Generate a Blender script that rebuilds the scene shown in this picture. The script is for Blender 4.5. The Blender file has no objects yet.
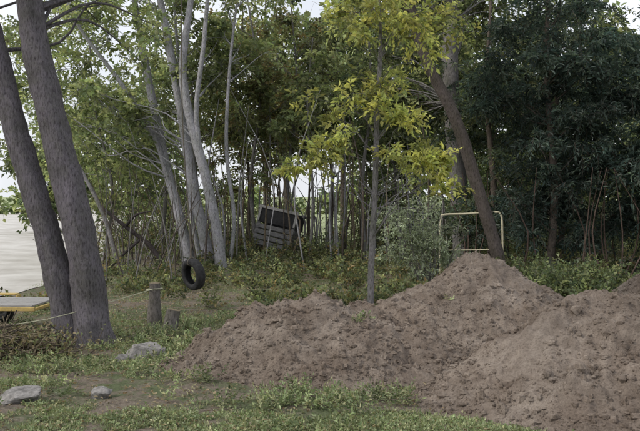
import bpy, math, random
import numpy as np
from mathutils import Vector
rng=np.random.default_rng(7); random.seed(7)
sc=bpy.context.scene

# ---------------------------------------------------------------- noise
def _hash(ix,iy,s):
    h=(ix.astype(np.int64)*374761393+iy.astype(np.int64)*668265263+s*974634777)&0xffffffff
    h=((h^(h>>13))*1274126177)&0xffffffff
    h=h^(h>>16)
    return (h&0xffffff)/float(0xffffff)
def vn(x,y,s=0):
    x=np.asarray(x,float);y=np.asarray(y,float)
    ix=np.floor(x);iy=np.floor(y);fx=x-ix;fy=y-iy
    fx=fx*fx*fx*(fx*(fx*6-15)+10);fy=fy*fy*fy*(fy*(fy*6-15)+10)
    a=_hash(ix,iy,s);b=_hash(ix+1,iy,s);c=_hash(ix,iy+1,s);d=_hash(ix+1,iy+1,s)
    return (a*(1-fx)+b*fx)*(1-fy)+(c*(1-fx)+d*fx)*fy
def fbm(x,y,o=4,s=0):
    t=0;a=.5;f=1
    for i in range(o):
        t=t+a*(vn(x*f+i*17.3,y*f-i*9.1,s+i)-.5)*2;a*=.5;f*=2.03
    return t
def sstep(a,b,x):
    t=np.clip((x-a)/(b-a),0,1);return t*t*(3-2*t)
def unit(v): return v/np.maximum(np.linalg.norm(v,axis=-1,keepdims=True),1e-9)

# ---------------------------------------------------------------- terrain
def road_edge(y): return -5.2-0.13*(y-18)
def H(x,y):
    x=np.asarray(x,float);y=np.asarray(y,float)
    base=.09*fbm(x*.35,y*.35,3,3)+.045*fbm(x*1.7,y*1.7,3,5)+.018*fbm(x*7,y*7,2,8)
    m=1-sstep(30,60,y)
    m=m*(1-sstep(-.8,.6,road_edge(y)-x)*sstep(15.5,17.5,y))
    m=m*(1-sstep(14,30,np.abs(x)))
    return base*m
PILES={
 'A':[(0.10,10.4,1.04,1.62),(-.50,10.5,.98,1.50),(.52,10.8,.90,1.45),(1.0,10.4,.66,1.15),(-1.0,10.1,.50,1.05),(.3,9.7,.52,.95)],
 'B':[(2.36,13,1.30,1.90),(1.80,12.9,1.08,1.65),(1.15,12.5,.74,1.25),(3.1,13.2,.86,1.5),(1.5,12.1,.62,1.2)],
 'C':[(2.78,9.0,1.30,1.72),(2.25,8.85,.94,1.4),(3.4,9.1,1.18,1.7),(1.6,8.6,.46,1.0),(2.6,8.2,.78,1.25)],
 'D':[(6.1,15.6,1.0,1.5),(6.9,15.4,1.05,1.6)],
}
def pile_h(k,x,y):
    wx=.26*fbm(x*1.0,y*1.0,4,31);wy=.26*fbm(x*1.0,y*1.0,4,47)
    X=x+wx;Y=y+wy
    acc=0;K=17.
    for (px,py,h,R) in PILES[k]:
        q=np.sqrt((X-px)**2+(Y-py)**2+.03)/R
        z=h*(1.08-q*1.02)
        z=np.where(z<.12,.12*np.exp(np.minimum((z-.12)/.12,0)),z)
        acc=acc+np.exp(K*z)
    z=np.log(acc/ len(PILES[k])**.35)/K
    z=z-.13
    slope=sstep(.02,.3,z)
    z=z+slope*(.15*fbm(x*1.9,y*1.9,4,11)+.09*(np.abs(fbm(x*3.6,y*3.6,3,13))-.2))+.046*fbm(x*9,y*9,3,17)*(.35+.65*slope)
    z=z+.028*fbm(x*24,y*24,3,19)
    return z
def pile_any(x,y):
    return np.max(np.stack([pile_h(k,x,y) for k in PILES]),axis=0)

# ---------------------------------------------------------------- mesh builder (quads)
class MB:
    def __init__(s): s.v=[];s.q=[];s.m=[];s.c=[];s.sm=[];s.n=0
    def add(s,v,q,mat,col,smooth=False):
        v=np.asarray(v,float).reshape(-1,3);q=np.asarray(q,np.int64).reshape(-1,4)
        s.v.append(v);s.q.append(q+s.n);s.n+=len(v)
        s.m.append(np.full(len(q),mat));s.sm.append(np.full(len(q),smooth))
        col=np.asarray(col,float)
        if col.ndim==1: col=np.tile(col,(len(v),1))
        s.c.append(col)
    def build(s,name,mats):
        v=np.concatenate(s.v);q=np.concatenate(s.q);c=np.concatenate(s.c)
        me=bpy.data.meshes.new(name)
        me.vertices.add(len(v));me.vertices.foreach_set('co',v.astype(np.float32).ravel())
        me.loops.add(q.size);me.loops.foreach_set('vertex_index',q.astype(np.int32).ravel())
        me.polygons.add(len(q));me.polygons.foreach_set('loop_start',np.arange(0,q.size,4,dtype=np.int32))
        me.polygons.foreach_set('loop_total',np.full(len(q),4,np.int32))
        me.polygons.foreach_set('material_index',np.concatenate(s.m).astype(np.int32))
        me.polygons.foreach_set('use_smooth',np.concatenate(s.sm))
        for m in mats: me.materials.append(m)
        at=me.color_attributes.new('tint','FLOAT_COLOR','POINT')
        at.data.foreach_set('color',np.concatenate([c,np.ones((len(c),1))],1).astype(np.float32).ravel())
        me.update();me.validate()
        o=bpy.data.objects.new(name,me);sc.collection.objects.link(o);return o

def catmull(pts,rad,n=6):
    P=np.array(pts,float);R=np.array(rad,float)
    Pp=np.vstack([2*P[0]-P[1],P,2*P[-1]-P[-2]])
    out=[];ro=[]
    for i in range(len(P)-1):
        p0,p1,p2,p3=Pp[i:i+4]
        for k in range(n):
            t=k/n
            out.append(.5*((2*p1)+(-p0+p2)*t+(2*p0-5*p1+4*p2-p3)*t*t+(-p0+3*p1-3*p2+p3)*t**3))
            ro.append(R[i]*(1-t)+R[i+1]*t)
    out.append(P[-1]);ro.append(R[-1])
    return np.array(out),np.array(ro)
def tube(mb,pts,rad,col,sides=8,n=5,mat=0,rough=0.0,flare=0,cap=False):
    P,R=catmull(pts,rad,n)
    T=unit(np.gradient(P,axis=0))
    ref=np.array([1.,0,0]) if abs(T[0][0])<.8 else np.array([0,1.,0])
    U=unit(np.cross(T,ref));V=np.cross(T,U)
    a=np.linspace(0,2*np.pi,sides,endpoint=False)
    L=np.concatenate([[0],np.cumsum(np.linalg.norm(np.diff(P,axis=0),axis=1))])
    rr=R[:,None]*np.ones(sides)
    if flare: rr=rr*(1+flare*np.exp(-L/.25)[:,None]*(1+.45*np.cos(a*4+1)[None]+.3*np.cos(a*3)[None]))
    if rough: rr=rr*(1+rough*fbm(a[None]*2.5+P[0,0]*7+0*L[:,None],L[:,None]*3.0+0*a[None],3,23))
    v=P[:,None]+rr[...,None]*(np.cos(a)[None,:,None]*U[:,None]+np.sin(a)[None,:,None]*V[:,None])
    m=len(P);i=np.arange(m-1)[:,None]*sides;j=np.arange(sides)[None];j2=(j+1)%sides
    q=np.stack([i+j,i+j2,i+sides+j2,i+sides+j],-1).reshape(-1,4)
    mb.add(v.reshape(-1,3),q,mat,np.asarray(col,float),True)
    if cap:
        ce=P[-1];ring=v[-1]
        vv=np.vstack([ring,[ce]]);qq=[[k,(k+1)%sides,(k+2)%sides,sides] for k in range(0,sides,2)]
        mb.add(vv,qq,mat,np.array([.36,.29,.21]))
    return P,R

def pal(p,n):
    p=np.array(p,float);i=rng.integers(0,len(p),n);j=rng.integers(0,len(p),n);t=rng.random((n,1))
    return p[i]*(1-t)+p[j]*t
def leaves(mb,P,D,L,W,C,mat=1,up=.6):
    n=len(P);D=unit(D)
    N=rng.normal(size=(n,3));N[:,2]=np.abs(N[:,2])+up
    S=unit(np.cross(D,N));N=np.cross(S,D)
    L=np.asarray(L).reshape(-1,1)*np.ones((n,1));W=np.asarray(W).reshape(-1,1)*np.ones((n,1))
    f=W*.25
    v=np.stack([P,P+D*L*.45+S*W*.5+N*f,P+D*L-N*L*.15,P+D*L*.45-S*W*.5+N*f],1)
    q=np.arange(n*4).reshape(n,4)
    mb.add(v.reshape(-1,3),q,mat,np.repeat(C,4,axis=0))
def twigs(mb,P,D,L,nl,ll,lw,palette,droop=.35,jit=.18,mat=1,stem=None,up=.6,spread=.9):
    n=len(P);D=unit(D);base=pal(palette,n)*(1+.25*rng.normal(size=(n,1)))
    L=np.asarray(L).reshape(-1,1)*np.ones((n,1))
    side=unit(np.cross(D,np.array([0,0,1.])+rng.normal(size=(n,3))*.5))
    for j in range(nl):
        t=(j+.6)/nl
        pos=P+D*L*t;pos[:,2]-=(droop*L[:,0]*t*t)
        sg=1 if j%2 else -1
        d=D*.55+side*sg*spread+rng.normal(size=(n,3))*.35;d[:,2]-=droop*.6
        if j==nl-1: d=D+rng.normal(size=(n,3))*.2
        c=np.clip(base*(1+jit*rng.normal(size=(n,1))),.006,.9)
        sz=(.75+.5*rng.random(n))
        leaves(mb,pos,d,ll*sz,lw*sz,c,mat,up)
    if stem is not None:
        w=.0035+L*0.004
        e=P+D*L;e[:,2]-=droop*L[:,0]
        m=P+D*L*.5;m[:,2]-=droop*.25*L[:,0]
        v=np.stack([P-side*w,P+side*w,m+side*w*.6,m-side*w*.6],1)
        mb.add(v.reshape(-1,3),np.arange(n*4).reshape(n,4),0,np.array(stem))
        v=np.stack([m-side*w*.6,m+side*w*.6,e+side*w*.2,e-side*w*.2],1)
        mb.add(v.reshape(-1,3),np.arange(n*4).reshape(n,4),0,np.array(stem))
def clump(mb,c,r,n,ll,lw,nl,palette,droop=.35,tl=None,stem=None,flat=.75,up=.6):
    d=unit(rng.normal(size=(n,3)));d[:,2]*=flat
    P=np.array(c)+d*r*(rng.random((n,1))**.6)*.75
    D=d+rng.normal(size=(n,3))*.5
    twigs(mb,P,D,(tl or r*.5)*(.6+.7*rng.random(n)),nl,ll,lw,palette,droop,stem=stem,up=up)
def crown(mb,trunks,ells,bark,ll,lw,nl,palette,droop=.35,stem=None,limb=.03,flat=.75,up=.6,limbfrac=1.):
    for (cx,cy,cz,rx,ry,rz,nc,cr,nt) in ells:
        for k in range(nc):
            d=unit(rng.normal(size=3))*(rng.random()**.45)
            c=np.array([cx+d[0]*rx,cy+d[1]*ry,cz+d[2]*rz])
            if c[2]<.3: c[2]=.3+rng.random()*.4
            r=cr*(.6+.8*rng.random())
            ptint=np.array(palette)*(.6+.75*rng.random())
            clump(mb,c,r,int(nt*(.6+.8*rng.random())),ll,lw,nl,ptint,droop,stem=stem,flat=flat,up=up)
            if trunks and rng.random()<limbfrac:
                P=np.concatenate(trunks)
                tz=c[2]-.45*np.linalg.norm(P[:,:2]-c[:2],axis=1)-.2
                s=P[np.argmin(np.abs(P[:,2]-tz)+.25*np.linalg.norm(P[:,:2]-c[:2],axis=1))]
                dist=np.linalg.norm(c-s);R=limb*(.5+.25*dist)
                m1=s+(c-s)*.35+rng.normal(size=3)*.08*dist+[0,0,.06*dist]
                m2=s+(c-s)*.7+rng.normal(size=3)*.07*dist+[0,0,.06*dist]
                tube(mb,[s,m1,m2,c],[R,R*.65,R*.4,R*.15],bark,5,3)
                for q in range(2):
                    e=c+rng.normal(size=3)*r*.7
                    tube(mb,[m2,(m2+e)/2+rng.normal(size=3)*.05,e],[R*.35,R*.22,R*.08],bark,4,2)

# ---------------------------------------------------------------- materials
def newmat(n):
    m=bpy.data.materials.new(n);m.use_nodes=True;nt=m.node_tree;nt.nodes.clear();return m,nt
def N(nt,t,**k):
    n=nt.nodes.new(t)
    for a,b in k.items(): setattr(n,a,b)
    return n
def noise(nt,scale,detail=5,rough=.55,coord='Object',vec=None):
    n=N(nt,'ShaderNodeTexNoise');n.inputs['Scale'].default_value=scale;n.inputs['Detail'].default_value=detail;n.inputs['Roughness'].default_value=rough
    if vec is None:
        tc=N(nt,'ShaderNodeTexCoord');vec=tc.outputs[coord]
    nt.links.new(vec,n.inputs['Vector']);return n
def ramp(nt,inp,stops):
    r=N(nt,'ShaderNodeValToRGB');e=r.color_ramp.elements
    while len(e)<len(stops): e.new(.5)
    for el,(p,c) in zip(e,stops): el.position=p;el.color=(*c,1) if len(c)==3 else c
    nt.links.new(inp,r.inputs[0]);return r
def mix(nt,f,a,b,mode='MIX'):
    m=N(nt,'ShaderNodeMix',data_type='RGBA',blend_type=mode)
    for s,v in ((m.inputs[0],f),(m.inputs[6],a),(m.inputs[7],b)):
        if isinstance(v,bpy.types.NodeSocket): nt.links.new(v,s)
        else: s.default_value=v if not isinstance(v,tuple) else (*v,1)
    return m.outputs[2]
def finish(nt,col,rough=.9,bump=None,bs=.5,bd=.02,spec=.25,metal=0):
    p=N(nt,'ShaderNodeBsdfPrincipled');o=N(nt,'ShaderNodeOutputMaterial')
    if isinstance(col,tuple): p.inputs['Base Color'].default_value=(*col,1)
    else: nt.links.new(col,p.inputs['Base Color'])
    p.inputs['Roughness'].default_value=rough;p.inputs['Specular IOR Level'].default_value=spec;p.inputs['Metallic'].default_value=metal
    if bump is not None:
        b=N(nt,'ShaderNodeBump');b.inputs['Strength'].default_value=bs;b.inputs['Distance'].default_value=bd
        nt.links.new(bump,b.inputs['Height']);nt.links.new(b.outputs[0],p.inputs['Normal'])
    nt.links.new(p.outputs[0],o.inputs[0]);return p
def leafmat(name,trans=.35):
    m,nt=newmat(name)
    a=N(nt,'ShaderNodeAttribute',attribute_name='tint')
    p=N(nt,'ShaderNodeBsdfPrincipled');p.inputs['Roughness'].default_value=.5;p.inputs['Specular IOR Level'].default_value=.45
    t=N(nt,'ShaderNodeBsdfTranslucent');mx=N(nt,'ShaderNodeMixShader');mx.inputs[0].default_value=trans
    o=N(nt,'ShaderNodeOutputMaterial')
    c2=mix(nt,1.0,a.outputs['Color'],(1.4,1.35,.95),'MULTIPLY')
    nt.links.new(a.outputs['Color'],p.inputs['Base Color']);nt.links.new(c2,t.inputs['Color'])
    nt.links.new(p.outputs[0],mx.inputs[1]);nt.links.new(t.outputs[0],mx.inputs[2]);nt.links.new(mx.outputs[0],o.inputs[0]);return m
def barkmat():
    m,nt=newmat('bark')
    a=N(nt,'ShaderNodeAttribute',attribute_name='tint')
    tc=N(nt,'ShaderNodeTexCoord');mp=N(nt,'ShaderNodeMapping');mp.inputs['Scale'].default_value=(1,1,.3)
    nt.links.new(tc.outputs['Object'],mp.inputs[0])
    n1=noise(nt,48,8,.72,vec=mp.outputs[0]);n2=noise(nt,2.2,4,.6);n3=noise(nt,9,5,.6)
    r1=ramp(nt,n1.outputs[0],[(.36,(.42,.40,.39)),(.5,(1,1,1)),(.70,(1.4,1.38,1.36))])
    r2=ramp(nt,n2.outputs[0],[(.35,(.76,.78,.74)),(.65,(1.12,1.12,1.17))])
    r3=ramp(nt,n3.outputs[0],[(.42,(1,1,1)),(.62,(.86,.89,.80)),(.72,(1.2,1.22,1.16))])
    c=mix(nt,1.,a.outputs['Color'],r1.outputs[0],'MULTIPLY');c=mix(nt,1.,c,r2.outputs[0],'MULTIPLY');c=mix(nt,.8,c,r3.outputs[0],'MULTIPLY')
    finish(nt,c,.9,n1.outputs[0],1.,.035,.15);return m
BARK=barkmat();LEAF=leafmat('leaf',.45);GRASSM=leafmat('grass_blade',.25)
def soilmat():
    m,nt=newmat('excavated_soil')
    n1=noise(nt,1.6,4);n2=noise(nt,45,9,.75);n3=noise(nt,9,6,.65)
    c1=ramp(nt,n1.outputs[0],[(.32,(.26,.210,.172)),(.5,(.335,.28,.235)),(.68,(.415,.355,.305))])
    c2=ramp(nt,n2.outputs[0],[(.3,(.54,.52,.51)),(.5,(1,1,1)),(.72,(1.25,1.24,1.23))])
    c3=ramp(nt,n3.outputs[0],[(.35,(.74,.725,.715)),(.6,(1.06,1.06,1.06))])
    c=mix(nt,1.,c1.outputs[0],c2.outputs[0],'MULTIPLY');c=mix(nt,1.,c,c3.outputs[0],'MULTIPLY')
    a=N(nt,'ShaderNodeAttribute',attribute_name='tint');c=mix(nt,1.,c,a.outputs['Color'],'MULTIPLY')
    ad=N(nt,'ShaderNodeMath',operation='ADD');nt.links.new(n2.outputs[0],ad.inputs[0]);nt.links.new(n3.outputs[0],ad.inputs[1])
    finish(nt,c,.97,ad.outputs[0],1.,.045,.1);return m
SOIL=soilmat()
def groundmat():
    m,nt=newmat('ground_soil_and_moss')
    n1=noise(nt,.7,5,.6);n2=noise(nt,30,8,.7);n3=noise(nt,4,5,.65)
    g=ramp(nt,n2.outputs[0],[(.3,(.07,.085,.042)),(.6,(.14,.165,.09)),(.8,(.21,.225,.14))])
    s=ramp(nt,n2.outputs[0],[(.3,(.115,.093,.075)),(.55,(.225,.188,.152)),(.75,(.33,.285,.235))])
    ad=N(nt,'ShaderNodeMath',operation='ADD');nt.links.new(n1.outputs[0],ad.inputs[0]);nt.links.new(n3.outputs[0],ad.inputs[1])
    hf=N(nt,'ShaderNodeMath',operation='MULTIPLY');hf.inputs[1].default_value=.5
    nt.links.new(ad.outputs[0],hf.inputs[0]);f=ramp(nt,hf.outputs[0],[(.45,(0,0,0)),(.54,(1,1,1))])
    c=mix(nt,f.outputs[0],g.outputs[0],s.outputs[0])
    tc=N(nt,'ShaderNodeTexCoord');sx=N(nt,'ShaderNodeSeparateXYZ');nt.links.new(tc.outputs['Object'],sx.inputs[0])
    mr=N(nt,'ShaderNodeMapRange');mr.inputs['From Min'].default_value=31;mr.inputs['From Max'].default_value=36
    nt.links.new(sx.outputs['Y'],mr.inputs['Value'])
    lawn=ramp(nt,n1.outputs[0],[(.35,(.24,.30,.14)),(.65,(.40,.42,.27))])
    c=mix(nt,mr.outputs[0],c,lawn.outputs[0])
    finish(nt,c,.95,n2.outputs[0],.9,.04,.1);return m
GROUND=groundmat()
def simple(name,c1,c2,scale=12,rough=.7,bs=.3,metal=0,spec=.3,stretch=None):
    m,nt=newmat(name)
    vec=None
    if stretch:
        tc=N(nt,'ShaderNodeTexCoord');mp=N(nt,'ShaderNodeMapping');mp.inputs['Scale'].default_value=stretch
        nt.links.new(tc.outputs['Object'],mp.inputs[0]);vec=mp.outputs[0]
    n=noise(nt,scale,6,.65,vec=vec);c=ramp(nt,n.outputs[0],[(.35,c1),(.65,c2)])
    finish(nt,c.outputs[0],rough,n.outputs[0],bs,.01,spec,metal);return m
M_road=simple('pale_gravel',(.40,.38,.345),(.60,.585,.555),.7,.9,.8)
M_wood=simple('weathered_wood',(.085,.083,.083),(.24,.235,.235),9,.9,.6,stretch=(1,8,8))
M_wood2=simple('bleached_wood',(.22,.215,.21),(.40,.39,.38),9,.9,.6,stretch=(1,8,8))
M_dark=simple('dark_paint',(.012,.012,.014),(.03,.03,.032),9,.7)
M_rub=simple('tire_rubber',(.014,.014,.015),(.045,.044,.044),20,.75)
M_yel=simple('yellow_paint',(.36,.26,.10),(.58,.43,.15),8,.6)
M_steel=simple('galvanised_steel',(.22,.22,.22),(.42,.42,.42),14,.45,.1,.6)
M_rail=simple('cream_pipe_paint',(.42,.38,.26),(.60,.55,.40),14,.6,.15)
M_rock=simple('granite_rock',(.11,.105,.10),(.30,.285,.275),14,.95,1.)
M_rope=simple('rope_fibre',(.34,.34,.24),(.50,.50,.36),60,.9)
M_rope2=simple('old_rope',(.10,.09,.07),(.18,.16,.13),60,.9)

# ---------------------------------------------------------------- ground sheet
def axis(lo,hi,step,far):
    a=np.arange(lo,hi,step);k=np.concatenate([np.geomspace(.3,far,28)])
    return np.concatenate([lo-k[::-1],a,hi+k])
xs=axis(-9,9,.07,700);ys=axis(5,27,.07,900)
X,Y=np.meshgrid(xs,ys)
Z=H(X,Y)
mb=MB();nx=len(xs);ny=len(ys)
i=np.arange(ny-1)[:,None]*nx;j=np.arange(nx-1)[None]
q=np.stack([i+j,i+j+1,i+nx+j+1,i+nx+j],-1).reshape(-1,4)
mb.add(np.stack([X,Y,Z],-1).reshape(-1,3),q,0,np.array([1,1,1.]),True)
mb.build('ground',[GROUND])
mb=MB();yy=np.linspace(17.5,160,300)
edge=road_edge(yy)-.8+.5*fbm(yy*1.3,yy*0,4,2)
v=np.stack([np.stack([edge-22-.25*(yy-17),yy,0*yy+.012],-1),np.stack([edge,yy,0*yy+.012],-1)],1).reshape(-1,3)
mb.add(v,[[2*k,2*k+1,2*k+3,2*k+2] for k in range(299)],0,np.array([1,1,1.]))
mb.build('gravel_road',[M_road])

# ---------------------------------------------------------------- dirt piles
def cubesphere(n=3):
    fs=[];vs=[];c=0
    g=np.linspace(-1,1,n+1)
    for ax in range(3):
        for s in (-1,1):
            a,b=np.meshgrid(g,g);p=np.zeros((n+1,n+1,3));p[...,ax]=s;p[...,(ax+1)%3]=a*s;p[...,(ax+2)%3]=b
            vs.append(unit(p).reshape(-1,3))
            for i in range(n):
                for j in range(n):
                    k=c+i*(n+1)+j;fs.append([k,k+1,k+n+2,k+n+1])
            c+=(n+1)**2
    return np.concatenate(vs),np.array(fs)
CS1=cubesphere(2);CS3=cubesphere(12)
def clods(mb,P,S,C,mat=0):
    v0,f0=CS1;n=len(P);k=len(v0)
    sc3=(.6+.8*rng.random((n,1,3)))*S[:,None,None]
    f=rng.normal(size=(n,3,3))
    d=1+.3*np.sin(np.einsum('kd,nde->nke',v0,f*1.9).sum(-1))[...,None]
    v=P[:,None]+v0[None]*sc3*d
    q=(np.arange(n)[:,None,None]*k+f0[None]).reshape(-1,4)
    mb.add(v.reshape(-1,3),q,mat,np.repeat(C,k,axis=0),False)
for k in PILES:
    pk=np.array(PILES[k])
    x0=(pk[:,0]-pk[:,3]).min()-.45;x1=(pk[:,0]+pk[:,3]).max()+.45
    y0=(pk[:,1]-pk[:,3]).min()-.45;y1=(pk[:,1]+pk[:,3]).max()+.45
    xs=np.arange(x0,x1,.02);ys=np.arange(y0,y1,.02);X,Y=np.meshgrid(xs,ys)
    Zp=pile_h(k,X,Y);Z=H(X,Y)+Zp-.01
    mb=MB();nx=len(xs);ny=len(ys);i=np.arange(ny-1)[:,None]*nx;j=np.arange(nx-1)[None]
    q=np.stack([i+j,i+j+1,i+nx+j+1,i+nx+j],-1).reshape(-1,4)
    keep=(Zp.ravel()[q].max(1)>-.06);q=q[keep]
    t=1+.24*fbm(X*1.5,Y*1.5,3,77)+.16*fbm(X*6,Y*6,3,78);col=np.stack([t,t*.99,t*.98],-1).reshape(-1,3)
    mb.add(np.stack([X,Y,Z],-1).reshape(-1,3),q,0,col,True)
    n=24000
    cx=rng.uniform(x0,x1,n);cy=rng.uniform(y0,y1,n);h=pile_h(k,cx,cy)
    ok=(h>-.035)&(rng.random(n)<np.where(h<.18,1.,.6))&(fbm(cx*1.5,cy*1.5,2,55)>-.3);cx,cy,h=cx[ok],cy[ok],h[ok]
    S=.004+.008*rng.random(len(cx))+.032*rng.random(len(cx))**9
    C=(.88+.36*rng.random((len(cx),1)))*np.array([[1.,.99,.98]])
    clods(mb,np.stack([cx,cy,H(cx,cy)+h+S*.1-.01],-1),S,C)
    mb.build('dirt_pile',[SOIL])

# ---------------------------------------------------------------- rocks
def rock(x,y,rx,ry,rz,seed):
    v0,f0=CS3;r=np.random.default_rng(seed);d=np.ones(len(v0))
    for a in range(16):
        nrm=unit(r.normal(size=3));o=.5+.4*r.random()
        p=v0@nrm;d=np.where(p*d>o,o/np.maximum(p,.01),d)
    rough=fbm(v0[:,0]*3+v0[:,2]*2+seed,v0[:,1]*3-v0[:,2]*1.7,4,seed)
    v=v0*(d*(1+.16*rough))[:,None]
    ang=r.random()*.8;c,s=math.cos(ang),math.sin(ang);v=v*[rx,ry,rz];v=np.stack([v[:,0]*c*1-v[:,1]*s*.5,v[:,0]*s*.5+v[:,1]*c,v[:,2]+v[:,0]*.18],-1)
    v=v+[x,y,float(H(x,y))+rz*.22]
    m=MB();m.add(v,f0,0,np.array([1,1,1.]));m.build('rock',[M_rock])
rock(-2.1,10.75,.27,.22,.19,3);rock(-2.13,8.6,.15,.13,.10,5);rock(-2.80,8.35,.23,.19,.13,14);rock(-1.55,11.2,.09,.08,.07,12);rock(-2.38,10.5,.13,.1,.08,21)

# ---------------------------------------------------------------- trees
GREY=(.165,.15,.165);PALE=(.42,.41,.44);BROWN=(.14,.115,.10);MIDG=(.27,.255,.255)
LG=[(.29,.34,.165),(.21,.27,.125),(.36,.385,.20),(.155,.205,.10)]
YG=[(.48,.49,.16),(.38,.42,.14),(.56,.54,.19),(.29,.34,.12)]
DG=[(.10,.138,.075),(.072,.105,.06),(.13,.162,.08),(.17,.18,.085)]
BG=[(.048,.080,.069),(.033,.058,.051),(.076,.110,.093),(.11,.148,.115)]
OL=[(.22,.19,.095),(.17,.185,.085),(.27,.20,.095),(.14,.155,.075)]

mb=MB()
t1,_=tube(mb,[(-3.38,12,-.1),(-3.5,12,.7),(-3.72,12,1.6),(-4.12,12.05,2.9),(-4.45,12.1,4.2),(-4.9,12.2,6),(-5.2,12.2,8)],[.2,.185,.17,.165,.15,.11,.05],GREY,24,12,rough=.2,flare=.45)
t2,_=tube(mb,[(-3.02,11.9,-.1),(-3.1,11.9,.7),(-3.24,11.9,1.6),(-3.56,11.95,2.9),(-3.85,12,4.2),(-4.0,12,6),(-3.9,12.1,8.4)],[.235,.215,.205,.2,.185,.13,.05],GREY,24,12,rough=.2,flare=.5)
crown(mb,[t1[40:],t2[40:]],[(-4.3,12.4,7.3,3.0,2.6,1.7,38,.6,30),(-5.9,13.2,4.7,1.3,1.2,.7,7,.45,24),(-3.0,13.4,5.4,1.1,1.0,.5,6,.4,24)],GREY,.11,.075,5,LG,.4,stem=GREY,limb=.03)
for e in [(-4.75,12.8,2.9),(-4.9,13,2.0),(-2.6,12.8,3.95),(-2.35,12.6,4.4)]:
    s=t1[40] if e[0]<-4 else t2[48];e=np.array(e)
    tube(mb,[s,(s+e)/2+[0,0,.35],e],[.03,.018,.006],GREY,5,4)
    clump(mb,e,.38,22,.09,.06,5,LG,.5,stem=GREY)
tube(mb,[t2[50],(-3.2,13.3,5.1),(-2.5,14.6,5.5),(-1.9,15.6,5.7)],[.07,.055,.045,.02],GREY,8,5)
mb.build('maple_tree',[BARK,LEAF])

mb=MB();T=[]
T.append(tube(mb,[(-2.95,24,-.1),(-3.15,24,1),(-3.4,24,2.15),(-3.8,24,4.6),(-4.3,24,7.3),(-4.7,24,9.6)],[.17,.15,.14,.12,.09,.03],PALE,10,6,rough=.1,flare=.3)[0])
T.append(tube(mb,[(-2.6,23.6,-.1),(-2.75,23.6,1.1),(-3.0,23.5,2.4),(-3.6,23.5,5),(-3.4,23.5,7.1),(-3.1,23.5,9.4)],[.15,.14,.13,.115,.08,.03],PALE,10,6,rough=.1,flare=.3)[0])
T.append(tube(mb,[(-3.1,23.5,2.7),(-3.25,23.4,4.2),(-3.05,23.3,5.8),(-2.9,23.3,7.5),(-2.8,23.3,9)],[.07,.065,.06,.05,.02],PALE,8,5,rough=.1)[0])
T.append(tube(mb,[(-2.45,23.8,-.1),(-2.3,23.8,1.4),(-2.5,23.8,3.2),(-2.4,23.8,5.5),(-2.1,23.8,8)],[.06,.055,.05,.04,.02],PALE,8,5,rough=.1)[0])
crown(mb,T,[(-3.6,24.4,8.0,3.0,2.2,1.8,38,.6,28),(-3.3,24.6,5.8,2.3,1.2,1.1,20,.5,24),(-5.0,24.2,4.4,1.6,1.0,1.1,10,.42,22)],PALE,.13,.085,5,LG,.4,stem=MIDG,limb=.022)
mb.build('birch_tree',[BARK,LEAF])
mb=MB();T=[]
T.append(tube(mb,[(-3.6,25,-.1),(-3.95,25,1.4),(-4.36,25,3),(-4.8,25,5.2),(-5.2,25,7.5),(-5.5,25,9.2)],[.15,.14,.13,.11,.08,.03],PALE,10,6,rough=.1,flare=.3)[0])
T.append(tube(mb,[(-4.05,25,1.7),(-4.6,24.8,3.6),(-5.5,24.6,5.1),(-6.6,24.5,6.6),(-7.2,24.5,8)],[.07,.065,.06,.045,.02],PALE,8,5)[0])
T.append(tube(mb,[(-3.3,24.8,-.1),(-3.6,24.8,1.6),(-3.75,24.8,3.6),(-3.95,24.8,6),(-4.1,24.8,8)],[.07,.06,.055,.045,.02],PALE,8,5)[0])
crown(mb,T,[(-5.6,25.3,7.4,2.6,1.8,1.9,26,.6,26),(-6.2,25,4.3,1.7,1.2,1.4,12,.42,22)],PALE,.13,.085,5,LG,.4,stem=MIDG,limb=.022)
mb.build('birch_tree',[BARK,LEAF])
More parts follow.
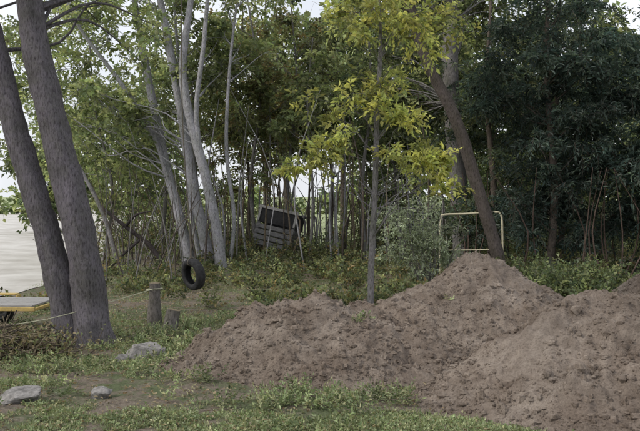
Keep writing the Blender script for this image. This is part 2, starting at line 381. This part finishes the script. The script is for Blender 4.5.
for (pts,r,ell,P_,bk) in [
   ([(-4.9,22,-.1),(-5.4,22,1.6),(-6.2,22,3.2),(-7.0,22,5.2),(-7.4,22,7)],.06,[(-7.0,22.2,5.2,1.4,1.2,1.8,19,.45,22)],LG,MIDG),
   ([(-3.5,28,-.1),(-3.9,28,2.5),(-4.0,28,5),(-4.2,28,8)],.08,[(-4.2,28,5.0,2.2,1.6,3.2,36,.55,25)],LG,MIDG),
   ([(-5.4,30,-.1),(-5.2,30,2.5),(-5.6,30,5),(-5.4,30,8)],.08,[(-5.6,30,4.4,2.0,1.6,3.6,38,.55,25)],LG,MIDG),
   ([(-6.6,27,-.1),(-6.3,27,2.2),(-6.8,27,4.5),(-7,27,7)],.06,[(-6.8,27,4.2,1.6,1.4,3.0,26,.5,23)],LG,MIDG),
   ([(-7.9,29,-.1),(-8.1,29,2.5),(-8.4,29,5),(-8.6,29,8)],.08,[(-8.6,29,5.6,2.0,1.8,3.0,28,.6,24)],LG,MIDG),
   ([(-1.9,27,-.1),(-2.1,27,2.5),(-1.8,27,5),(-2.2,27,8)],.07,[(-2.0,27,5.2,1.8,1.4,3.1,36,.5,25)],OL+LG,MIDG),
   ([(-.9,27.5,-.1),(-1.0,27.5,2.5),(-.7,27.5,5),(-.9,27.5,8)],.06,[(-.8,27.5,5.2,1.5,1.4,3.1,36,.5,25)],OL+LG,MIDG),
   ([(-2.4,29,-.1),(-2.3,29,2.5),(-2.6,29,5),(-2.5,29,8)],.07,[(-2.6,29,4.8,1.7,1.4,3.5,36,.5,25)],OL+LG,BROWN),
   ([(.3,29,-.1),(.4,29,2.5),(.2,29,5),(.5,29,8)],.08,[(.4,29,5.6,2.0,1.5,3.2,40,.6,25)],DG+LG,BROWN),
   ([(1.3,26,-.1),(1.25,26,2.5),(1.5,26,5),(1.3,26,8)],.07,[(1.4,26.3,5.5,1.6,1.3,2.8,30,.55,25)],LG+DG,MIDG),
   ([(-.3,25,-.1),(-.2,25,2.0),(-.35,25,4.4),(-.2,25,6.4)],.05,[(-.3,25,4.6,1.1,1.0,2.2,16,.45,22)],LG,MIDG),
   ([(2.3,28,-.1),(2.4,28,2.0),(2.2,28,4.4),(2.3,28,6.4)],.05,[(2.2,28,3.4,1.5,1.0,2.8,34,.5,25)],DG+LG,MIDG),
   ]:
    mb=MB();t=tube(mb,pts,list(np.linspace(r,r*.3,len(pts))),bk,8,5,rough=.1,flare=.3)[0]
    crown(mb,[t],ell,bk,.14,.085,5,P_,.4,stem=bk,limb=.02)
    mb.build('slender_tree',[BARK,LEAF])

mb=MB()
t,_=tube(mb,[(.80,14,-.1),(.81,14,.9),(.87,14,2.2),(.9,14,3.4),(.95,14,4.3),(.92,14,5.6)],[.055,.05,.045,.04,.03,.01],MIDG,8,6,rough=.08)
crown(mb,[t],[(.95,14,4.7,1.0,.8,.8,17,.34,18),(.6,14,3.45,.85,.7,.5,12,.3,17),(.0,13.8,2.75,.5,.4,.22,5,.25,15),(1.55,13.8,2.6,.60,.5,.26,9,.26,17),(-.5,13.8,2.4,.22,.2,.10,2,.2,13),(1.95,13.7,2.2,.3,.3,.16,3,.22,13),(1.2,13.8,3.2,.4,.4,.2,3,.22,12)],MIDG,.10,.046,6,YG,.45,stem=MIDG,limb=.013)
mb.build('young_ash_tree',[BARK,LEAF])

mb=MB()
t,_=tube(mb,[(3.95,19,-.1),(3.75,19,.9),(3.38,19,2.1),(2.9,19,3.6),(2.25,19,4.9),(1.87,19,6.2),(1.5,19,7.6),(1.2,19,9)],[.16,.14,.135,.13,.115,.10,.07,.03],(.11,.092,.083),12,8,rough=.16,flare=.3)
crown(mb,[t[38:]],[(1.6,19.4,7.4,2.2,1.6,1.1,30,.5,28),(2.9,19.6,5.9,1.0,.8,.5,7,.4,22),(.8,19.2,6.0,.9,.8,.6,7,.4,22)],BROWN,.12,.07,5,LG+YG,.4,stem=BROWN,limb=.025)
mb.build('leaning_tree',[BARK,LEAF])
mb=MB()
t,_=tube(mb,[(3.9,24,-.1),(3.75,24,2),(3.55,24,4.5),(3.5,24,7),(3.5,24,10)],[.27,.24,.22,.19,.06],(.23,.215,.215),12,7,rough=.14,flare=.3)
crown(mb,[t[14:]],[(3.4,25.0,7.8,3,2.0,2.0,46,.65,30),(2.3,25.3,5,1.7,1,1.3,22,.5,26)],MIDG,.14,.085,5,DG+LG,.4,stem=BROWN,limb=.03)
mb.build('oak_tree',[BARK,LEAF])

for (x,y,h,rx,nc,P_) in [(5.3,20.5,7.6,1.7,82,BG),(7.6,20.5,6.6,1.8,94,BG),(9.6,22,7.0,1.9,76,BG),(6.6,24.5,7.8,2.2,74,BG+DG),(11.8,24,8,2.4,56,BG),(4.4,23,7.0,1.2,34,BG+DG)]:
    mb=MB()
    t,_=tube(mb,[(x,y,-.1),(x+.1,y,h*.3),(x-.1,y,h*.65),(x,y,h)],[.10,.085,.06,.03],BROWN,9,6,rough=.1,flare=.3)
    crown(mb,[t],[(x,y,h*.58,rx,1.5,h*.42,nc,.5,32),(x,y+.1,1.4,rx,1.2,.9,18,.5,24)],BROWN,.13,.042,8,P_,.75,stem=BROWN,limb=.02,flat=.4,limbfrac=.4,up=.2)
    for k in range(7):
        a=rng.uniform(-rx,rx)*.9;yy=y-1.2+rng.uniform(-.3,.8)
        tube(mb,[(x+a,yy,0),(x+a+rng.normal()*.2,yy,1.2),(x+a+rng.normal()*.35,yy,2.6)],[.02,.016,.006],(.14,.10,.085),4,3)
    mb.build('locust_tree',[BARK,LEAF])

def mass(name,items,P_,ll,lw,nl,cr,nt):
    mb=MB()
    for (x,y,rx,z0,z1,nc) in items:
        t,_=tube(mb,[(x,y,-.1),(x,y,z1*.5),(x,y,z1*.9)],[.14,.10,.03],BROWN,6,4)
        crown(mb,[t],[(x,y,(z0+z1)/2,rx,1.6,(z1-z0)/2,nc,cr,nt)],BROWN,ll,lw,nl,P_,.4,limb=.02,limbfrac=.25)
    return mb.build(name,[BARK,LEAF])
mass('background_trees',[(x,36+rng.uniform(-2,5),3.0,(2.8 if x<1.5 else .2),10.2+rng.uniform(-1,1.5),(32 if x<2 else 60)) for x in np.arange(-2.2,24,3.1)],DG+LG,.26,.15,5,.95,26)
mass('background_trees',[(x,50+rng.uniform(-2,5),4,(3.5 if x<2 else .5),10+rng.uniform(-2,2),(18 if x<2 else 24)) for x in np.arange(-2,40,5.2)]+[(-9,42,2.6,.2,7.5,34),(-13.5,47,3.2,.2,6.5,30)],DG+LG,.34,.2,5,1.0,24)
mb=MB()
for x in np.arange(-75,60,2.6):
    y=92+rng.uniform(-4,4);h=(rng.uniform(1.0,3.6) if not -7<x<-2 else .7) if x<8 else rng.uniform(4,8)
    for z in np.arange(.6,h+.1,1.5):
        clump(mb,(x+rng.normal()*.8,y,z),1.4,24,.7,.42,5,np.array(LG+DG)*(.9+.5*rng.random()),.3)
mb.build('distant_hedgerow',[BARK,LEAF])

# ---------------------------------------------------------------- undergrowth
mb=MB()
def under(n,x0,x1,y0,y1,h0,h1,P_,seed,thr=-.1,gap=None):
    x=rng.uniform(x0,x1,n);y=rng.uniform(y0,y1,n)
    ok=(pile_any(x,y)<.0)&(x>road_edge(y)-.9)&(fbm(x*.6,y*.6,3,seed)>thr)
    if gap: ok&=~((x>gap[0])&(x<gap[1]))
    for a,b in zip(x[ok],y[ok]):
        h=rng.uniform(h0,h1);g=float(H(a,b));k=int(8+h*15)
        P=np.stack([a+rng.normal(size=k)*.14*(.5+h),b+rng.normal(size=k)*.14*(.5+h),g+rng.random(k)*h*.75],-1)
        D=rng.normal(size=(k,3))*.7;D[:,2]=np.abs(D[:,2])+.45
        twigs(mb,P,D,.16+.25*h*rng.random(k),5,.085,.05,np.array(P_)*(.5+.75*rng.random()),.3,stem=BROWN)
under(380,-5.5,9,15,20,.08,.36,LG+OL+DG,1,-.04)
under(440,-6.5,9,19,24,.1,.65,DG+LG+OL,2,-.05)
under(420,-6.5,10,24,31,.2,1.1,DG+OL+LG,3,-.1)
under(330,2,12,29,35,.5,2.2,DG+BG,9,-.5)
under(230,-8.5,2.5,30,36,.7,2.6,LG+OL+DG,10,-.25,gap=(-1.15,.5))
under(280,3.8,9,14.5,19.5,.3,.8,LG+DG,4)
under(70,2.9,4.5,14.5,17,.2,.6,LG,6)
for k in range(130):
    x=rng.uniform(-3.6,3.6);y=rng.uniform(24,32);h=rng.uniform(2,5)
    tube(mb,[(x,y,-.05),(x+rng.normal()*.15,y,h*.5),(x+rng.normal()*.35,y,h)],list(np.array([.03,.024,.008])*rng.uniform(.5,1.2)),random.choice([BROWN,MIDG,(.25,.20,.15),PALE]),4,3)
for k in range(90):
    x=rng.uniform(-6.5,-3.0);y=rng.uniform(19,28);h=rng.uniform(.8,3.2);a=rng.normal()*.5
    tube(mb,[(x,y,-.05),(x+a*.5,y,h*.5),(x+a*1.3,y,h)],[.018,.013,.005],random.choice([BROWN,MIDG]),4,3)
mb.build('undergrowth',[BARK,LEAF])

mb=MB()
SG=[(.29,.34,.24),(.22,.27,.19),(.37,.42,.32)]
for k in range(16):
    a=rng.uniform(0,6.28);e=np.array([2.25+math.cos(a)*.75*rng.random(),18.5+math.sin(a)*.5,1.0+.85*rng.random()])
    s=np.array([2.25+rng.normal()*.08,18.5,-.05]);tube(mb,[s,(s+e)/2+rng.normal(size=3)*.1,e],[.022,.015,.005],(.2,.19,.18),5,4)
crown(mb,[],[(2.1,18.5,1.15,.85,.65,.8,40,.32,20)],MIDG,.07,.03,6,SG,.2,stem=(.2,.19,.18))
mb.build('olive_shrub',[BARK,LEAF])

# ---------------------------------------------------------------- grass & weeds
mb=MB()
def scatter(n,x0,x1,y0,y1,thr,sd):
    x=rng.uniform(x0,x1,n);y=y0+(y1-y0)*rng.random(n)**1.15
    x=x*np.clip(y/ y1*1.15,.45,1)
    d=fbm(x*.9,y*1.2,4,sd)+.5*fbm(x*3.5,y*3.5,3,sd+3)
    ok=(pile_any(x,y)<-.005)&(d>thr+.22*(rng.random(n)-.5))&(x>road_edge(y)-.9)
    return x[ok],y[ok]
GR=[(.225,.285,.135),(.155,.21,.095),(.29,.335,.18),(.34,.33,.19)]
for (n,x0,x1,y0,y1,thr) in [(200000,-7,4,6.6,14,.02),(100000,-8,6,13,22,-.08)]:
    x,y=scatter(n,x0,x1,y0,y1,thr,61);k=len(x)
    D=rng.normal(size=(k,3))*.6;D[:,2]=1
    leaves(mb,np.stack([x,y,H(x,y)-.005],-1),D,.02+.05*rng.random(k),.005+.004*rng.random(k),pal(GR,k)*(.6+.7*vn(x*1.3,y*1.3,5)[:,None]),0,.1)
x,y=scatter(30000,-7,4.5,6.6,15,.07,61);k=len(x)
P=np.stack([x,y,H(x,y)+.0],-1);D=rng.normal(size=(k,3));D[:,2]=np.abs(D[:,2])*.8+.4
twigs(mb,P,D,(.03+.09*rng.random(k)**2),5,.030,.019,GR,.3,mat=0)
def tuft(x,y,n,h,P_=GR):
    P=np.stack([x+rng.normal(size=n)*.10,y+rng.normal(size=n)*.08,np.full(n,float(H(x,y)))],-1)
    D=rng.normal(size=(n,3))*.4;D[:,2]=1
    twigs(mb,P,D,h*(.5+.6*rng.random(n)),8,.045,.019,np.array(P_)*(.6+.6*rng.random()),.25,mat=0)
for _ in range(480):
    y=rng.uniform(7,15);x=rng.uniform(-.42*y,.05*y)
    if pile_any(np.array([x]),np.array([y]))[0]<-.02 and fbm(np.array([x*.8]),np.array([y*.8]),3,90)[0]>.03: tuft(x,y,int(rng.uniform(5,14)),rng.uniform(.08,.24))
for (x,y) in [(-.45,8.6),(-.2,8.7),(.1,8.5),(.75,8.3),(.65,8.5),(-1.9,9.6),(-1.6,10.2),(-2.4,9.9),(-1.3,11.8),(-1.1,12.3),(-2.9,9.9),(-1.2,9.2),(.3,8.0),(-.9,8.2)]: tuft(x,y,24,.25)
for (x,y) in [(.45,10.0),(.52,10.1),(1.75,12.3)]:
    n=7;g=float(H(x,y)+max(pile_h(k,np.array([x]),np.array([y]))[0] for k in PILES))
    P=np.stack([x+rng.normal(size=n)*.04,y+rng.normal(size=n)*.04,np.full(n,g-.03)],-1);D=rng.normal(size=(n,3))*.6;D[:,2]=1
    twigs(mb,P,D,.10*np.ones(n),6,.04,.02,GR,.25,mat=0)
mb.build('grass',[GRASSM])
mb=MB()
x,y=rng.uniform(-6,6,24000),rng.uniform(6.6,22,24000);ok=(x>road_edge(y)-.5)&(pile_any(x,y)<.02);x,y=x[ok],y[ok];k=len(x)
D=rng.normal(size=(k,3));D[:,2]*=.25
leaves(mb,np.stack([x,y,H(x,y)+.012+.02*rng.random(k)],-1),D,.02+.04*rng.random(k),.015+.02*rng.random(k),pal([(.28,.20,.12),(.18,.14,.09),(.38,.31,.19),(.14,.12,.08)],k),0,2.)
mb.build('fallen_leaves',[GRASSM])

# ---------------------------------------------------------------- stumps
def stump(x,y,r,h,lean,col):
    m=MB();g=float(H(x,y))
    tube(m,[(x,y,g-.08),(x+lean*.3,y,g+h*.4),(x+lean,y,g+h)],[r,r*.92,r*.86],col,14,6,rough=.3,flare=.3,cap=True);return m.build('tree_stump',[BARK])
stump(-2.48,13.3,.10,.68,.0,(.20,.18,.17))
stump(-2.22,13.1,.10,.30,.06,(.22,.20,.185))
mb=MB()
tube(mb,[(-2.48,13.18,.60),(-3.3,11.62,.44),(-3.9,11.3,.35),(-4.8,11.0,.30),(-6.5,10.6,.34)],[.006]*5,(.4,.4,.3),6,12)
tube(mb,[(-2.6,13.3,.58),(-2.5,13.17,.60),(-2.36,13.27,.6),(-2.45,13.42,.6),(-2.6,13.3,.585)],[.008]*5,(.4,.4,.3),6,6)
mb.build('rope',[M_rope])

mb=MB()
for k in range(460):
    c=np.array([-3.95+rng.normal()*.42,11.0+rng.normal()*.35,0.]);hh=max(.02,.38*math.exp(-((c[0]+4.0)**2)/.4))*rng.random()
    c[2]=hh;d=unit(rng.normal(size=3)*[1,.8,.4]);l=rng.uniform(.10,.36)
    tube(mb,[c-d*l,c+rng.normal(size=3)*.04,c+d*l],[.008,.006,.003],random.choice([(.20,.16,.12),(.30,.25,.18),(.13,.11,.09)]),4,2)
P=np.stack([-3.95+rng.normal(size=2200)*.4,11+rng.normal(size=2200)*.33,.03+.30*rng.random(2200)],-1)
leaves(mb,P,rng.normal(size=(2200,3)),.06,.035,pal([(.27,.22,.13),(.18,.15,.09),(.20,.24,.10)],2200),1)
mb.build('brush_pile',[BARK,GRASSM])

mb=MB()
tube(mb,[(-5.6,22.5,1.75),(-4.9,22.4,1.2),(-4.3,22.3,.75),(-3.8,22.2,.1)],[.03,.05,.06,.07],(.06,.05,.05),8,5,rough=.3)
tube(mb,[(-4.9,22.4,1.2),(-4.6,22.2,1.5),(-4.2,22.1,1.6)],[.04,.03,.012],(.06,.05,.05),6,4)
tube(mb,[(-4.5,22.35,.9),(-4.9,22.0,.5),(-5.3,21.8,.05)],[.04,.03,.02],(.06,.05,.05),6,4)
mb.build('fallen_branch',[BARK])

# ---------------------------------------------------------------- helper for parts
def empty(name,loc,rot=(0,0,0)):
    e=bpy.data.objects.new(name,None);e.location=loc;e.rotation_euler=rot;sc.collection.objects.link(e);return e
def box(name,parent,c,s,mat,rot=(0,0,0),bev=.008):
    import bmesh
    bm=bmesh.new();bmesh.ops.create_cube(bm,size=1);bmesh.ops.scale(bm,vec=s,verts=bm.verts)
    if bev: bmesh.ops.bevel(bm,geom=bm.edges[:],offset=min(bev,min(s)*.3),segments=2,affect='EDGES',profile=.6)
    me=bpy.data.meshes.new(name);bm.to_mesh(me);bm.free();me.materials.append(mat)
    o=bpy.data.objects.new(name,me);o.location=c;o.rotation_euler=rot;o.parent=parent;sc.collection.objects.link(o);return o
def pipe(name,parent,pts,r,mat,n=6,sides=10):
    m=MB();tube(m,pts,[r]*len(pts),(.5,.5,.5),sides,n,0);o=m.build(name,[mat]);o.parent=parent;return o
def lathe(name,parent,prof,mat,n=40):
    m=MB();prof=np.array(prof);a=np.linspace(0,2*np.pi,n,endpoint=False);k=len(prof)
    v=np.zeros((n,k,3));v[...,0]=prof[None,:,0];v[...,1]=prof[None,:,1]*np.cos(a)[:,None];v[...,2]=prof[None,:,1]*np.sin(a)[:,None]
    q=[]
    for i in range(n):
        for j in range(k):
            q.append([i*k+j,i*k+(j+1)%k,((i+1)%n)*k+(j+1)%k,((i+1)%n)*k+j])
    m.add(v.reshape(-1,3),q,0,np.array([1,1,1.]),True);o=m.build(name,[mat]);o.parent=parent;return o
def wheel(parent,c,R,w,prefix,rimmat):
    t=lathe(prefix+'tread',parent,[(-w*.35,R*.6),(-w*.5,R*.72),(-w*.48,R*.9),(-w*.36,R*.985),(-w*.12,R),(0,R*.975),(w*.12,R),(w*.36,R*.985),(w*.48,R*.9),(w*.5,R*.72),(w*.35,R*.6)],M_rub);t.location=c
    r=lathe(prefix+'rim',parent,[(-w*.3,R*.61),(-w*.34,R*.58),(-w*.1,R*.5),(-w*.05,R*.2),(-w*.15,R*.12),(-w*.15,.001),(w*.15,.001),(w*.15,R*.12),(w*.05,R*.2),(w*.1,R*.5),(w*.34,R*.58),(w*.3,R*.61)],rimmat);r.location=c

# tire swing
e=empty('tire_swing',(-2.14,15,.66),(0,math.radians(-8),math.radians(42)))
R,w=.27,.16
lathe('tire',e,[(-w*.36,R*.60),(-w*.5,R*.72),(-w*.48,R*.9),(-w*.36,R*.985),(-w*.12,R),(0,R*.975),(w*.12,R),(w*.36,R*.985),(w*.48,R*.9),(w*.5,R*.72),(w*.36,R*.60),(w*.30,R*.62),(w*.42,R*.74),(w*.40,R*.88),(0,R*.92),(-w*.40,R*.88),(-w*.42,R*.74),(-w*.30,R*.62)],M_rub)
pipe('knot_loop',e,[(0,-.02,.14),(-.09,0,.2),(0,.01,.29),(.09,0,.2),(0,.02,.14)],.014,M_rope2,6,6)
pipe('hanging_rope',e,[(0,0,.28),(.06,.01,1.0),(.18,.03,2.6),(.62,.25,4.85)],.010,M_rope2,8,6)

# slatted wooden crate, tipped, dark upper panel framed by bleached rails
e=empty('wooden_crate',(-1.32,26.0,.50),(math.radians(-8),math.radians(12),math.radians(-14)))
W,Dp,Hh=1.05,.8,1.2
for sx in (-1,1):
    for sy in (-1,1):
        box('post_%d%d'%(sx>0,sy>0),e,(sx*W/2,sy*Dp/2,Hh/2-.1),(.08,.08,Hh),M_wood)
for k in range(4):
    box('front_slat_%d'%k,e,(0,-Dp/2-.055,.0+k*.16),(W+.1,.025,.12),M_wood)
    for sx in (-1,1): box('side_slat_%d_%d'%(k,sx>0),e,(sx*(W/2+.055),0,.0+k*.16),(.025,Dp+.04,.12),M_wood)
    box('back_slat_%d'%k,e,(0,Dp/2+.055,.0+k*.16),(W+.1,.025,.12),M_wood)
box('back_panel',e,(0,Dp/2+.055,.82),(W+.1,.025,.5),M_dark)
box('front_panel',e,(0,-Dp/2-.052,.80),(W+.06,.02,.40),M_dark)
for sx in (-1,1):
    box('side_panel_%d'%(sx>0),e,(sx*(W/2+.052),0,.80),(.02,Dp-.04,.40),M_dark)
    box('corner_strip_%d'%(sx>0),e,(sx*(W/2+.02),-Dp/2-.078,.81),(.06,.03,.38),M_wood2)
box('top_rail_front',e,(0,-Dp/2-.078,1.04),(W+.16,.03,.08),M_wood2)
box('top_rail_back',e,(0,Dp/2+.09,1.04),(W+.16,.03,.09),M_wood)
box('floor_board',e,(0,0,-.06),(W-.1,Dp-.1,.04),M_wood)

e=empty('metal_pipe_rail',(0,0,0))
pipe('top_bar',e,[(2.72,20,0.0),(2.70,20,1.1),(2.72,20,1.48),(2.80,20,1.56),(3.3,20,1.58),(3.95,20,1.62),(4.06,20,1.56),(4.1,20,1.4),(4.12,20,.7),(4.12,20,0)],.022,M_rail,5)
pipe('lower_bar',e,[(2.70,20,.75),(3.4,20,.76),(4.11,20,.78)],.014,M_rail,4)

e=empty('utility_trailer',(-5.2,13.2,-.04),(0,0,math.radians(-4)))
for sy in (-.55,.55): box('side_rail_%d'%(sy>0),e,(0,sy,.42),(2.4,.05,.06),M_yel)
for k,x in enumerate((-1.17,-.6,0,.6,1.17)): box('cross_member_%d'%k,e,(x,0,.41),(.05,1.03,.04),M_yel)
for k in range(6): box('deck_board_%d'%k,e,(0,-.43+k*.172,.455),(2.28,.15,.025),M_wood2)
box('axle',e,(.15,0,.24),(.05,1.2,.05),M_dark)
for sy in (-.68,.68):
    h=empty('wheel_%d'%(sy>0),(.15,sy,.24),(0,0,math.radians(90)));h.parent=e
    wheel(h,(0,0,0),.22,.13,'w%d_'%(sy>0),M_steel)
    box('fender_%d'%(sy>0),e,(.15,sy,.495),(.56,.16,.02),M_yel)
    box('fender_front_%d'%(sy>0),e,(.45,sy,.44),(.02,.16,.1),M_yel)
    box('fender_back_%d'%(sy>0),e,(-.15,sy,.44),(.02,.16,.1),M_yel)
pipe('tongue_left',e,[(-1.2,.5,.40),(-1.7,.2,.39),(-2.1,0,.38)],.03,M_yel,3)
pipe('tongue_right',e,[(-1.2,-.5,.40),(-1.7,-.2,.39),(-2.08,-.03,.38)],.03,M_yel,3)

# ---------------------------------------------------------------- light, sky, camera
sun_el,sun_az=math.radians(42),math.radians(-113)
w=bpy.data.worlds.new('World');sc.world=w;w.use_nodes=True;nt=w.node_tree
sky=nt.nodes.new('ShaderNodeTexSky');sky.sky_type='NISHITA';sky.sun_disc=False
sky.sun_elevation=sun_el;sky.sun_rotation=sun_az;sky.air_density=1.0;sky.dust_density=3.0;sky.ozone_density=1.2
cn=noise(nt,2.2,5,.55,'Generated');cf=ramp(nt,cn.outputs[0],[(.3,(.62,.62,.62)),(.6,(.95,.95,.95))])
cl=mix(nt,cf.outputs[0],sky.outputs[0],(9.3,9.55,10.1))
nt.links.new(cl,nt.nodes['Background'].inputs[0]);nt.nodes['Background'].inputs[1].default_value=.115
l=bpy.data.lights.new('sun','SUN');l.energy=2.1;l.angle=math.radians(12);l.color=(1,.94,.84)
so=bpy.data.objects.new('sun',l);sc.collection.objects.link(so)
d=Vector((math.sin(sun_az)*math.cos(sun_el),math.cos(sun_az)*math.cos(sun_el),math.sin(sun_el)))
so.rotation_euler=d.to_track_quat('Z','Y').to_euler();so.location=(-20,-10,30)
cam=bpy.data.cameras.new('camera');cam.lens=50;cam.sensor_width=36;cam.clip_end=3000
co=bpy.data.objects.new('camera',cam);sc.collection.objects.link(co);co.location=(0,0,2.0)
co.rotation_euler=(math.radians(90-1.32),0,0);sc.camera=co
sc.view_settings.view_transform='Standard';sc.view_settings.look='None';sc.view_settings.exposure=0
